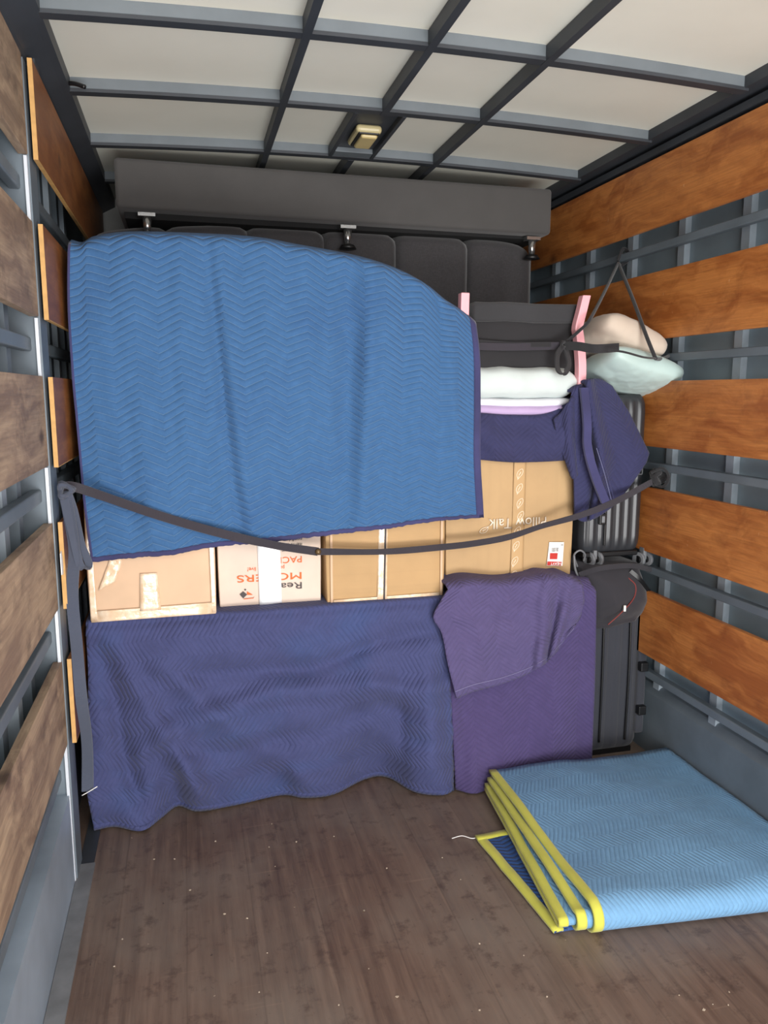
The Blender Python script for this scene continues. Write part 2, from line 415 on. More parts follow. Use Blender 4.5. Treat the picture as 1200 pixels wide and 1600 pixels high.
# eave rails
bm = bmesh.new()
pr = [(-.283, 2.198), (-.283, 2.245), (-.50, 2.245), (-.50, 2.13), (-.40, 2.13), (-.362, 2.145), (-.345, 2.165), (-.30, 2.19)]
for y in (Y0, Y1): pass
a = [bm.verts.new((x, Y0, z)) for x, z in pr]; b = [bm.verts.new((x, Y1, z)) for x, z in pr]
for i in range(len(pr)): bm.faces.new((a[i], a[(i+1) % len(pr)], b[(i+1) % len(pr)], b[i]))
bm.faces.new(a); bm.faces.new(b[::-1])
struct(obj('trim_20', bm, m_dsteel))
struct(box('trim_21', 1.557, 1.74, Y0, Y1, 2.205, 2.25, m_dsteel))
struct(box('trim_22', 1.60, 1.63, Y0, Y1, 2.168, 2.19, m_dsteel))
# side walls
wr = struct(box('wall_right', 1.695, 1.78, Y0, Y1, 0, 2.26, m_skin))
wl = struct(box('wall_left', -0.53, -0.43, Y0, Y1, 0, 2.26, m_skinL))
struct(box('wall_back', -0.5, 1.75, Y1, Y1+.05, -.06, 2.29, mat_plain('bulkhead', (170, 170, 166), 0.6)))
RAILS = (0.318, 0.712, 1.093, 1.478, 1.865)
for i in range(15):
    y = 0.0 + 2.09 - 0.32*5 + 0.32*i - 0.012
    if y > Y1: break
    bm = bmesh.new(); bx(bm, 1.672, 1.72, y, y+.036, .25, 2.2)
    o = obj('wall_post', bm, m_lpost, wr)  # rear light falling on the posts is put into this paler colour
for z in RAILS:
    box('tie_rail', 1.628, 1.655, Y0, Y1-.02, z-.014, z+.014, m_steel, wr, 0.004)
# right kick panel with sloping ledge
bm = bmesh.new()
pr = [(1.655, 0), (1.655, .235), (1.68, .262), (1.72, .275), (1.72, 0)]
a = [bm.verts.new((x, Y0, z)) for x, z in pr]; b = [bm.verts.new((x, Y1, z)) for x, z in pr]
for i in range(len(pr)): bm.faces.new((a[i], a[(i+1) % len(pr)], b[(i+1) % len(pr)], b[i]))
bm.faces.new(a); bm.faces.new(b[::-1])
struct(obj('baseboard_right', bm, m_steel))
# left wall posts, rails, joint post, kick panel
for i in range(24):
    y = -0.5 + 0.155*i
    if 2.08 < y < 2.24: continue
    bm = bmesh.new(); bx(bm, -.44, -.40, y, y+.045, .28, 2.15); obj('wall_post', bm, m_lpost if i % 2 else m_steel, wl)
for z in RAILS:
    z2 = z
    box('tie_rail', -.40, -.372, Y0, Y1-.02, z2-.017, z2+.017, m_steel, wl, 0.005)
bm = bmesh.new(); bx(bm, -.44, -.3475, 2.131, 2.225, 0, 2.15)
obj('joint_post', bm, m_steel, wl)
BANDS = ((1.925, 2.155), (1.542, 1.772), (1.167, 1.397), (0.786, 1.020), (0.404, 0.643))
gaps = [(BANDS[i+1][1], BANDS[i][0]) for i in range(4)] + [(0.0, BANDS[4][0])]
for z0, z1 in gaps:
    box('bright_flange', -.359, -.3515, 2.120, 2.130, z0+.0, z1, m_bright, wl)
struct(box('baseboard_left', -.47, -.353, Y0, 2.15, 0, .262, m_galv))
struct(box('trim_23', -.47, -.395, 2.236, Y1, 0, .29, m_dsteel))
struct(box('trim_24', -.352, -.308, Y0, 2.197, 0.0, .006, m_alu))
struct(box('trim_25', -.352, -.312, 2.198, Y1, 0.0, .004, m_dsteel))
# plywood boards, every one of its own
NM = ('topmost', 'second from top', 'middle', 'fourth from top', 'lowest')
for i, (z0, z1) in enumerate(BANDS):
    o = box('plywood_board', 1.60, 1.618, Y0+.01, Y1-.01, z0, z1, m_plyR, None, 0.0015); o['group'] = 'plywood boards on the right wall'
    tag(o, ('orange varnished plywood board on right wall, topmost, just below the ceiling rail',
            'orange plywood board on right wall, second from top, behind the diagonal rope',
            'orange plywood board on right wall with round knot, level beside the mint pillow',
            'orange plywood board on right wall, fourth from top, beside the upright hard suitcase',
            'lowest orange plywood board on right wall, beside the soft black suitcase')[i], 'wooden board')
    o = box('plywood_board', -.372, -.35, Y0+.01, 2.128, z0+.004, z1+.002, m_plyL, None, 0.0015)
    tag(o, 'weathered grey-brown plywood board on near left wall, ' + NM[i] + ' of five', 'wooden board', 'weathered boards on the near left wall')
    bm = bmesh.new(); bx(bm, -.340, -.330, 2.150, 3.80, z0, z1)
    o = obj('plywood_board', bm, m_plyF)
    e = box('end_grain', -.3405, -.3295, 2.1465, 2.1505, z0, z1, m_grain, o); e['label'] = 'pale yellow end grain edge'
    e = box('lower_edge', -.3405, -.3295, 2.1465, 3.80, z0-.002, z0, m_grain, o)
    tag(o, 'brown plywood board with pale edge, far left wall, ' + NM[i] + ' of five', 'wooden board', 'brown boards on the far left wall')
# ceiling light in its bay
t = empty('ceiling_light', 'small beige truck cargo light in grey housing between ceiling bows', 'light', (0.62, 2.72, zc(.62)+.03))
bm = bmesh.new(); zz = zc(.62)
bx(bm, .548, .706, 2.50, 2.958, zz+.015, zz+.034); bx(bm, .542, .556, 2.50, 2.958, zz-.004, zz+.03); bx(bm, .698, .712, 2.50, 2.958, zz-.004, zz+.03)
obj('housing', bm, m_dsteel, t, bevel=.002)
box('end_plate', .557, .697, 2.90, 2.955, zz-.002, zz+.015, m_bow, t, .002)
box('lamp_body', .580, .668, 2.64, 2.80, zz-.012, zz+.015, m_lens, t, .012)
box('recess', .588, .660, 2.646, 2.785, zz-.016, zz-.008, m_blackpl, t, .006)
box('lens', .598, .655, 2.652, 2.775, zz-.026, zz-.010, mat_plain('lamp_glass', (206, 186, 130), .25, var=.04), t, .008)['label'] = 'yellowed lens'
# hook on the left eave
o = tube('roof_hook', [P(108, 130, y=2.44), P(118, 131, y=2.43), P(133, 136, y=2.42)], .006, m_blackpl, n=14)
tag(o, 'short black hook sticking out at left end of second ceiling bow', 'hook')
# latch bracket top of joint post
t = empty('bracket', 'small dark bracket at top of the left wall joint post', 'bracket', P(47, 95, x=-.345))
c = P(47, 92, x=-.345)
box('clamp', -.352, -.330, c.y-.03, c.y+.03, c.z-.03, c.z+.012, m_dsteel, t, .004)
box('wedge', -.351, -.336, c.y-.01, c.y+.02, c.z+.012, c.z+.04, m_grain, t, .002)

# ---------------------------------------------------------------- sofa pieces at the back
t = empty('sofa_bed', 'long dark grey upholstered sofa bed base high at the back on short chrome legs', 'sofa bed', (.63, 3.3, 1.94))
bm = bmesh.new(); bx(bm, -.215, 1.468, 3.0, 3.72, 2.005, 2.176)
for v in bm.verts:
    f = (v.co.x+.215)/1.683; v.co.z -= .012*f if v.co.z < 2.1 else 0.005*f
bmesh.ops.subdivide_edges(bm, edges=bm.edges[:], cuts=5, use_grid_fill=True)
obj('upholstery', bm, m_sofa, t, True, .014)
box('underside', -.19, 1.45, 3.06, 3.70, 1.982, 2.006, m_dark, t)
for px in (230, 543, 832):
    lx = P(px, 350, y=3.028).x; zt = 1.985-.008*(lx+.2)
    bm = bmesh.new(); cyl(bm, (lx, 3.028, zt-.062), (lx, 3.028, zt), .011, .017); lg = obj('leg', bm, m_chrome, t, True)
    bm = bmesh.new(); cyl(bm, (lx, 3.028, zt-.074), (lx, 3.028, zt-.060), .034, .026); obj('foot', bm, m_blackpl, lg, True)
    bm = bmesh.new(); bx(bm, lx-.030, lx+.030, 3.01, 3.05, zt, zt+.012); obj('leg_plate', bm, m_chrome, lg)
t = empty('futon', 'charcoal upright futon with vertical stitched channels behind the blue blanket', 'futon', (.55, 3.15, 0))
seams = [-.325] + [P(q, 360, y=3.07).x for q in (258, 387, 507, 620, 733)] + [P(833, 385, y=3.07).x]
seams[0] = -.312
zA, zB, zC = P(150, 352, y=3.1), P(340, 347, y=3.1), P(833, 374, y=3.1)
def sofa_top(x):
    return zA.z+(zB.z-zA.z)*(x-zA.x)/(zB.x-zA.x) if x < zB.x else zB.z+(zC.z-zB.z)*(x-zB.x)/(zC.x-zB.x)
for a, b in zip(seams, seams[1:]):
    bm = bmesh.new(); n = 12; m = 24; rows = []
    for j in range(m+1):
        tt = j/m; row = []
        for i in range(n+1):
            u = i/n; x = a+(b-a)*u; edge = (1-(2*u-1)**8)
            # path: up the front, over the top, down the back a little
            zt = sofa_top(x)
            if a == seams[0]: zt -= .02*(1-u)**3
            if b == seams[-1]: zt -= .03*u**4
            if tt < .7: y = 3.07; z = .02+(zt-.05-.02)*tt/.7
            else:
                an = (tt-.7)/.3*pi; y = 3.07+.11*(1-cos(an)); z = zt-.05+.05*sin(an)
            row.append(bm.verts.new((x, y+.018-.018*edge, z-.012*(1-edge)*(tt > .7))))
        rows.append(row)
    for j in range(m):
        for i in range(n): bm.faces.new((rows[j][i], rows[j][i+1], rows[j+1][i+1], rows[j+1][i]))
    o = obj('channel_panel', bm, m_rib, t, True)
    s = o.modifiers.new('t', 'SOLIDIFY'); s.thickness = .02; s.offset = -1
bm = bmesh.new(); bx(bm, -.30, seams[-1]-.02, 3.10, 3.25, .02, 1.88); obj('core', bm, m_rib, t, bevel=.01)
bm = bmesh.new()

# ---------------------------------------------------------------- lower blanket over the stack, boxes on top
def fold_noise(u, v, s, a): return a*(nz(u*3.1, v*1.3, s)+0.5*nz(u*7.3, v*3.1, s+5))
def dn(u, v):
    base = 2.352 - .010*v
    d = base + .055*nz(u*2.6+v*1.6, v*1.7, 3.1)+.026*nz(u*6-v*3, v*4, 8.3)+.006*nz(u*16-v*5, v*9, 2.3)
    w1 = abs(u-(.04+.30*v)); d += -.055*math.exp(-(w1/.035)**2)*sqrt(v)
    w2 = abs(u-(.02+.14*v)); d += .040*math.exp(-(w2/.03)**2)*min(1, v*2)
    w3 = abs(u-(.08+.55*v)); d += -.030*math.exp(-(w3/.04)**2)*min(1, v*3)*(1-v*.6)
    for c0, a0, w0 in ((.86, .034, .028), (.94, -.036, .028), (.78, -.020, .03), (.99, .02, .02)): d += a0*math.exp(-((u-c0)/w0)**2)*min(1, v*1.6)
    for vc, sl, aa in ((.28, .20, .026), (.47, .12, -.022), (.66, .10, .020)): d += aa*math.exp(-(((v-vc)+sl*(u-.5)+.04*sin(u*9+vc*20))/.055)**2)*min(1, max(0, u-.1)*5)
    d -= .022*math.exp(-(((v-.62)+.5*(u-.2))/.05)**2)*math.exp(-((u-.3)/.22)**2)
    hem = max(0, (v-.86)/.14); d += hem*.03*sin(u*21+1)
    return d
TOPZ = .668
topl = [(P(x, 960, y=2.37).x, 0) for x in (0,)]
def topline(n=9):
    out = []
    for k in range(n):
        x = -.315+1.155*k/(n-1); q = Vector((x, 2.352, TOPZ))-CAM; w_ = q.dot(FW); out.append((600+F*q.dot(RT)/w_, 800-F*q.dot(UP)/w_))
    return out
TL = topline()
G = coons(TL, [(147, 1296), (180, 1290), (222, 1297), (250, 1278), (278, 1258), (310, 1266), (370, 1256), (440, 1241), (475, 1245), (520, 1240), (570, 1216), (605, 1213), (648, 1236), (690, 1241), (708, 1234)],
          [TL[0], (138, 1080), (132, 1200), (147, 1296)], [TL[-1], (703, 1050), (708, 1150), (708, 1234)], 110, 90, dn, True)
# tuck over the top of the stack
back = []
for k in range(14, 0, -1):
    tt = k/14; an = min(1, tt*5)*pi/2
    back.append([Vector((p.x, p.y+.02*sin(an)+max(0, tt-.2)*.60, TOPZ+.012*(sin(an)))) for p in G[0]])
for j in range(3):   # soften the shoulder
    for p in G[j]: p.y += .012*(1-j/3)
Gn = back+G
for j in range(len(G)):
    for p in G[j]: p.z = max(p.z, .006)
t = empty('moving_blanket', 'long indigo moving blanket draped to the floor under the row of three boxes', 'blanket', (.25, 2.4, 0))
sheet('quilted_cloth', Gn, m_navy, t, .007)
b_ = band('hem', G, 'B', 2, m_navy, t, .003, .006)
# the low cupboard it covers: closed cloth side so that boxes stand on something real
t = empty('cabinet', 'low cabinet hidden beneath the long indigo blanket', 'cabinet', (.25, 2.75, 0))
box('body', -.29, .82, 2.54, 3.0, .0, .655, m_plyF, t, .004)
def cardboard(name, label, x0, x1, y0, y1, z0, z1, mat, tilt=0.0, bulge=.004):
    t = empty(name, label, 'box', ((x0+x1)/2, (y0+y1)/2, z0))
    bm = bmesh.new(); bx(bm, x0, x1, y0, y1, z0, z1)
    bmesh.ops.subdivide_edges(bm, edges=bm.edges[:], cuts=7, use_grid_fill=True)
    for v in bm.verts:
        a = (v.co.x-x0)/(x1-x0); c = (v.co.z-z0)/(z1-z0); b = (v.co.y-y0)/(y1-y0)
        if b < .01: v.co.y -= bulge*sin(pi*a)*sin(pi*c) + .0015*nz(v.co.x*20, v.co.z*20)
        if a < .01: v.co.x -= bulge*sin(pi*c)*.5
        if a > .99: v.co.x += bulge*sin(pi*c)*.5
    o = obj('carton', bm, mat, t, True, .004)
    return t
Z0 = .684
# box 1 tan
b1 = cardboard('cardboard_box', 'plain tan cardboard box with shiny tape, leftmost above the indigo blanket', -.303, .066, 2.372, 2.80, Z0-.008, 1.04, m_card1)
def strip(pts4, y, parent, name='tape', mat=None, n=14, amp=.0012, th=.0012):
    """crinkled quad strip on a front face: pts4 = corners (x,z) TL TR BR BL"""
    a, b, c, d = [Vector(p) for p in pts4]; G = []
    for j in range(n+1):
        L, R = a.lerp(d, j/n), b.lerp(c, j/n); G.append([Vector((L.lerp(R, i/5).x, y-.0015+amp*nz(L.lerp(R, i/5).x*60, L.lerp(R, i/5).y*60, 2), L.lerp(R, i/5).y)) for i in range(6)])
    return sheet(name, G, mat or m_tape, parent, th)
yf = 2.366
strip([(-.300, Z0+.028), (.064, Z0+.032), (.064, Z0-.004), (-.300, Z0-.006)], yf, b1, n=8)
strip([(-.301, 1.0), (-.286, 1.0), (-.282, Z0), (-.301, Z0)], yf, b1)
strip([(.050, .93), (.065, .93), (.065, Z0), (.052, Z0)], yf, b1)
strip([(-.155, .82), (-.105, .82), (-.098, Z0+.02), (-.160, Z0+.02)], yf-.002, b1)
strip([(-.235, .875), (-.195, .885), (-.225, .80), (-.275, .775)], yf-.002, b1, amp=.004)
# box 2 cream printed
b2 = cardboard('cardboard_box', 'cream printed cardboard box with upside-down orange lettering and wide white tape', .079, .404, 2.424, 2.82, Z0-.004, 1.04, m_card2)
yf = 2.4185
def fx(px, py=900): return P(px, py, y=yf)
s2 = (P(473, 915, y=yf)-P(473, 905, y=yf)).length/10   # metres per pixel
R0 = P(473.5, 919, y=yf)
text('lettering', 'Ready', .0215, m_ink, b2, R0.x, P(473, 909.5, y=yf).z, yf, wpx=57)
text('lettering', 'MOVERS', .0225, m_orange, b2, R0.x, P(473, 894, y=yf).z, yf, wpx=101)
text('lettering', 'pack, move, live!', .0125, m_orange, b2, P(445, 888, y=yf).x, P(445, 884, y=yf).z, yf, xs=1.0)
text('lettering', 'PACK', .0205, m_orange, b2, R0.x, P(473, 869, y=yf).z, yf, wpx=42)
text('lettering', 'pack your household', .0105, m_ink, b2, P(473, 861, y=yf).x, P(473, 857, y=yf).z, yf, xs=1.12)
text('lettering', 'items safely with', .0105, m_ink, b2, R0.x, P(473, 848, y=yf).z, yf, xs=1.12)
text('lettering', 'confidence', .0105, m_ink, b2, R0.x, P(473, 840, y=yf).z, yf, xs=1.15)
def pp(*pts): return [(P(a, b, y=yf).x, P(a, b, y=yf).z) for a, b in pts]
poly('diamond_mark', pp((380, 924), (386, 929), (380, 935), (374.5, 929)), yf, m_ink, b2)
poly('triangle_mark', pp((386, 924), (395, 929.5), (386, 929.5)), yf, m_orange, b2)
poly('underline_mark', pp((381, 935.5), (396, 934), (398, 931.5), (396, 935), (381, 936.5)), yf, m_orange, b2)
poly('dot_mark', pp((383, 920), (385, 921.5), (383, 923), (381.5, 921.5)), yf, m_ink, b2)
a_, c_ = P(401, 850, y=yf), P(439, 943, y=yf)
o = strip([(a_.x, 1.03), (c_.x, 1.03), (c_.x+.003, Z0+.002), (a_.x+.004, Z0-.002)], yf-.001, b2, 'wide_tape', m_wtape); o['label'] = 'glossy white tape'
# box 3 brown
b3 = cardboard('cardboard_box', 'brown cardboard box with ribbed creases and single taped seam, third in the row', .420, .816, 2.392, 2.82, Z0-.01, 1.04, m_card3, bulge=.008)
yf = 2.3855
a_ = P(592, 880, y=yf).x; b_x = P(606, 880, y=yf).x
strip([(a_, 1.0), (b_x, 1.0), (b_x-.004, Z0-.005), (a_-.006, Z0-.005)], yf, b3, mat=m_tape)
strip([(a_+.02, 1.0), (a_+.026, 1.0), (a_+.02, Z0), (a_+.014, Z0)], yf-.002, b3, mat=m_ink)
strip([(.44, Z0+.007), (.80, Z0+.010), (.80, Z0-.006), (.44, Z0-.008)], yf+.002, b3, amp=.003)
for px in (516, 688):
    x_ = P(px, 880, y=yf).x; strip([(x_, 1.0), (x_+.008, 1.0), (x_+.008, Z0), (x_, Z0)], yf+.001, b3, 'edge_crease', m_card1)

# ---------------------------------------------------------------- right stack: purple blanket over a carton, big carton on top
t = empty('storage_cube', 'carton hidden under the purple blanket', 'box', (1.1, 2.7, 0))
box('body', .87, 1.385, 2.46, 2.98, 0, .688, m_card4, t, .006)
def pn(u, v):
    d = 2.350-.02*v+.032*nz(u*2.2+4, v*1.5, 1.7)+.014*nz(u*6, v*4, 4)
    d += .02*math.exp(-((u-.06-.03*v)/.04)**2)*v
    d -= .02*math.exp(-((u-.12)/.05)**2)*max(0, v-.6)*2
    return d
tp = [(702, 920), (760, 918), (820, 914), (880, 910), (926, 914)]
G = coons(tp, [(712, 1233), (740, 1240), (765, 1232), (820, 1215), (880, 1200), (924, 1192)],
          [(702, 920), (700, 1000), (706, 1120), (712, 1233)], [(926, 914), (931, 935), (929, 1060), (924, 1192)], 70, 80, pn, True)
for j in range(3):
    for p in G[j]: p.y += .014*(1-j/3)
back = []
for k in range(12, 0, -1):
    tt = k/12; an = min(1, tt*5)*pi/2
    back.append([Vector((p.x, p.y+.02*sin(an)+max(0, tt-.2)*.6, max(.700, p.z)+.010*sin(an))) for p in G[0]])
for r in G:
    for p in r: p.z = max(p.z, .006)
t = empty('moving_blanket', 'purple moving blanket with folded-over corner, draped below the big carton', 'blanket', (1.1, 2.35, 0))
sheet('quilted_cloth', back+G, m_purp, t, .007)
def fn(u, v):
    d = 2.318-.012*v+.018*nz(u*3, v*3, 9)+.008*nz(u*8, v*6, 3)
    for c0, a0, w0, sl in ((.74, -.030, .045, .10), (.83, .026, .03, .12), (.91, -.022, .03, .14), (.45, -.010, .05, .3)): d += a0*math.exp(-((u-c0+sl*v)/w0)**2)*(.4+.6*v)
    return d
G2 = coons([(700, 921), (740, 915), (790, 916), (850, 908), (890, 907), (910, 915)],
           [(713, 1091), (740, 1080), (790, 1066), (840, 1044), (868, 1018), (893, 985)],
           [(700, 921), (688, 940), (677, 965), (690, 990), (700, 1040), (713, 1091)], [(910, 915), (912, 940), (905, 965), (893, 985)], 60, 50, fn)
bk = []
for k in range(8, 0, -1):
    tt = k/8; an = min(1, tt*3)*pi/2; bk.append([Vector((p.x, p.y+.03*sin(an)+max(0, tt-.3)*.35, p.z+.012*sin(an))) for p in G2[0]])
sheet('folded_corner', bk+G2, m_purp2, t, .008)
seamG = [[p.lerp(G2[-4][i], .72)+Vector((0, -.006, 0)) for i, p in enumerate(G2[-5])], [p+Vector((0, -.006, 0)) for p in G2[-4]]]
sheet('stitch_line', seamG, mat_plain('thread', (126, 120, 160), .8), t, .002)
# big carton
x0, x1 = P(697, 900, y=2.43).x, P(891, 900, y=2.43).x
pt = cardboard('cardboard_box', 'large buff cardboard carton with white leaf tape and upside-down white lettering', x0, x1, 2.43, 2.92, .712, 1.142, m_card4, bulge=.006)
yf = 2.4225
def lx(px, py): return P(px, py, y=yf)
q = lx(853, 808); text('lettering', 'Pillow Talk', (P(850, 807, y=yf)-P(850, 824, y=yf)).length*.92, m_paperink, pt, lx(854, 815).x, lx(850, 807.5).z, yf-.0035, wpx=105, bold=.004)
def leaf(cx, cy, s, ang, parent):
    """outline leaf of the printed tape"""
    c = lx(cx, cy); sc = s
    out = []
    def T(a, b): 
        X = a*cos(ang)-b*sin(ang); Z = a*sin(ang)+b*cos(ang); return Vector((c.x+X*sc, yf-.0018, c.z+Z*sc))
    pts = [T(0, -1), T(-.42, -.45), T(-.48, .1), T(-.25, .6), T(.15, .9), T(.42, .5), T(.42, 0), T(.22, -.5), T(0, -1)]
    tube('leaf_print', pts, .0011, m_paperink, parent, n=26, seg=4)
    tube('leaf_print', [T(0, -1.15), T(-.05, -.4), T(.1, .4)], .0009, m_paperink, parent, n=8, seg=4)
    tube('leaf_print', [T(-.2, -.2), T(.1, .1), T(-.15, .3)], .0009, m_paperink, parent, n=8, seg=4)
strip([(lx(803, 730).x, 1.14), (lx(822, 730).x, 1.14), (lx(817, 900).x, .716), (lx(797, 900).x, .716)], yf, pt, 'printed_tape', mat_card('tape_tan', (196, 160, 114)), amp=.0004, th=.0008)
for cx, cy in ((812, 740), (811, 763), (812, 786), (813, 806), (808, 830), (806, 853), (804, 877), (802, 899)): leaf(cx, cy, .020, -.35, pt)
leaf(756, 828, .019, 2.2, pt)
lab = poly('shipping_label', [(lx(a, b).x, lx(a, b).z) for a, b in ((858, 847), (881, 847), (878.5, 884), (854, 883.5))], yf-.001, m_white, pt, .001); lab['label'] = 'white shipping label with red square'
poly('red_square', [(lx(a, b).x, lx(a, b).z) for a, b in ((859, 864), (871, 864), (870, 873.5), (858.5, 873.5))], yf-.0025, m_red, lab, .0006)
poly('red_band', [(lx(a, b).x, lx(a, b).z) for a, b in ((855, 877), (877.5, 877.5), (876, 883.5), (854.3, 883))], yf-.0025, m_red, lab, .0006)
text('lettering', 'HEAVY', .0105, m_white, lab, lx(876, 880).x, lx(876, 878).z, yf-.004, wpx=20)
for k, zz_ in enumerate((856, 858, 860, 851)):
    text('lettering', 'ship to address' if k < 3 else '0012', .003, m_ink, lab, lx(872 if k < 3 else 879, 858).x, lx(870, zz_).z, yf-.003)

# ---------------------------------------------------------------- dark navy blanket on the big carton
t = empty('moving_blanket', 'dark navy moving blanket bunched on the big carton, hanging down its right side', 'blanket', (1.2, 2.4, 1.14))
def un(u, v): return 2.405+.02*nz(u*4, v*2, 2)-.02*sin(pi*v)
G = coons([(745, 652), (800, 656), (850, 656), (900, 632)], [(748, 716), (800, 720), (850, 719), (898, 716)],
          [(745, 648), (744, 680), (748, 716)], [(900, 625), (904, 670), (898, 716)], 50, 24, un)
bk = [[Vector((p.x, p.y+.45*k/8+.02, p.z+.008*sin(k))) for p in G[0]] for k in range(8, 0, -1)]
bt = [[Vector((p.x, p.y+.06*k, p.z-.001*k)) for p in G[-1]] for k in range(1, 4)]
sheet('quilted_cloth', bk+G+bt, m_upnavy, t, .012)
def hn(u, v):
    d = 2.375+.02*nz(u*3, v*2, 12)
    d -= .035*math.exp(-((u-.45+.1*v)/.09)**2)*(1-.4*v)
    d += .03*math.exp(-((u-.30)/.05)**2)
    d += .03*u*u
    return d
G = coons([(893, 612), (920, 596), (940, 594), (960, 604)], [(898, 808), (912, 815), (935, 806), (962, 786)],
          [(893, 612), (888, 650), (895, 720), (898, 808)], ['L', (955, 604), (982, 645), (1013, 708), (1009, 722), (985, 757), (962, 786)], 60, 60, hn)
bk = [[Vector((p.x, p.y+.04*k, max(p.z, 1.365)-.001*k)) for p in G[0]] for k in range(7, 0, -1)]
sheet('hanging_corner', bk+G, m_upnavy, t, .010)
def pw(*pts): return [P(a, b, y=c) for a, b, c in pts]
ribbon('binding', pw((912, 606, 2.35), (917, 660, 2.33), (918, 700, 2.325), (930, 745, 2.32), (948, 790, 2.33)), .030, m_bluebind, t, .010, (1, .1, 0))
tube('stitch_line', pw((932, 700, 2.325), (945, 742, 2.32), (956, 785, 2.33)), .0013, mat_plain('pale_thread', (112, 114, 150), .8), t)
tube('stitch_line', pw((937, 705, 2.325), (950, 745, 2.32), (960, 783, 2.33)), .0009, m_bluebind, t)
G = coons([(866, 655), (880, 640), (900, 612), (915, 600)], [(893, 744), (898, 748), (905, 730), (912, 716)],
          [(866, 655), (872, 690), (884, 720), (893, 744)], [(915, 600), (914, 650), (914, 690), (912, 716)], 24, 30, lambda u, v: 2.372+.012*sin(u*9+v*3))
sheet('folded_edge', G, m_upnavy, t, .010)

# ---------------------------------------------------------------- soft things
def pillow(name, label, c, w, d, h, rot, mat, wr=.006, seed=0, pinch=.12, seam=True, cat='pillow'):
    n = 40; R = Matrix.Rotation(rot[2], 3, 'Z') @ Matrix.Rotation(rot[1], 3, 'Y') @ Matrix.Rotation(rot[0], 3, 'X'); c = Vector(c)
    bm = bmesh.new(); L = {}
    for s in (1, -1):
        for j in range(n+1):
            for i in range(n+1):
                a, b = -1+2*i/n, -1+2*j/n
                edge = i in (0, n) or j in (0, n)
                if s < 0 and edge: L[s, i, j] = L[1, i, j]; continue
                k = (max(0, 1-a*a)*max(0, 1-b*b))**.38
                x = w/2*a*(1-pinch*(1-b*b)*abs(a)**3); y = d/2*b*(1-pinch*(1-a*a)*abs(b)**3)
                rc = 1-.13*(a*b)**4; x *= rc; y *= rc
                rad = math.atan2(b, a)
                k2 = k + (wr*10)*(1-k)*k*abs(sin(rad*9+seed))*.6
                z = s*h/2*k2 + wr*nz(a*3, b*3, seed)*k + .5*wr*nz(a*8, b*8, seed+3)*k
                L[s, i, j] = bm.verts.new(R @ Vector((x, y, z)) + c)
    for s in (1, -1):
        for j in range(n):
            for i in range(n):
                bm.faces.new([L[s, i, j], L[s, i+1, j], L[s, i+1, j+1], L[s, i, j+1]][::s])
    o = obj(name, bm, mat, None, True); tag(o, label, cat)
    return o
c = P(978, 583, y=2.45); pillow('pillow', 'mint green satin pillow hanging out beside the pink post, lower of the pair', c, .305, .32, .115, (radians(-14), radians(15), radians(0)), m_mint, .006, 1, .07)
c = P(960, 536, y=2.50); pillow('pillow', 'cream cotton pillow above the mint satin pillow by the right wall', c, .275, .32, .14, (radians(-10), radians(22), radians(0)), m_cream, .005, 4, .06)
def slabsoft(name, x0, x1, y0, y1, z0, z1, mat, parent, seed=0, amp=.004, sag=.0, power=.5):
    """rounded-front soft slab lying flat, its right end closed round"""
    bm = bmesh.new(); nu, nt = 40, 24; rings = []
    for i in range(nu+1):
        u = i/nu; x = x0+(x1-x0)*u; e = max(.02, (1-max(0, (u-.86)/.14)**2.5))**.5; e = max(e, .12); ring = []
        for k in range(nt):
            a = 2*pi*k/nt; cy, cz = cos(a), sin(a)
            sy = math.copysign(abs(cy)**power, cy); sz = math.copysign(abs(cz)**(power+.1), cz)
            y = (y0+y1)/2+(y1-y0)/2*sy; z = (z0+z1)/2+(z1-z0)/2*sz*e + sag*sin(pi*u)
            z += amp*nz(x*14, y*9, seed); y += amp*1.2*nz(x*18, z*30, seed+2)
            ring.append(bm.verts.new((x, y, z)))
        rings.append(ring)
    for a, b in zip(rings, rings[1:]):
        for k in range(nt): bm.faces.new((a[k], a[(k+1) % nt], b[(k+1) % nt], b[k]))
    bm.faces.new(rings[0][::-1]); bm.faces.new(rings[-1])
    return obj(name, bm, mat, parent, True)
xa, xb = P(745, 600, y=2.42).x, P(899, 600, y=2.42).x
z_ = lambda py, y=2.41: P(820, py, y=y).z
o = slabsoft('pillow', xa, xb, 2.40, 2.85, z_(625), z_(568), m_mintw, None, 3, .006, -.004); tag(o, 'pale mint cotton pillow lying flat under the black storage bag', 'pillow')
t = empty('folded_bedding', 'folded white and lilac bedding under the pale mint pillow', 'bedding', (xa+.15, 2.6, z_(657)))
slabsoft('white_layer', xa, xb-.004, 2.412, 2.83, z_(636), z_(619), m_whitec, t, 5, .003, -.006)
o = slabsoft('lilac_layer', xa, xb-.012, 2.405, 2.83, z_(650), z_(629), m_lilac, t, 7, .003, -.006); o['label'] = 'lilac layer'
slabsoft('white_layer', xa, xb-.03, 2.410, 2.83, z_(660), z_(645), m_whitec, t, 9, .003, -.005)
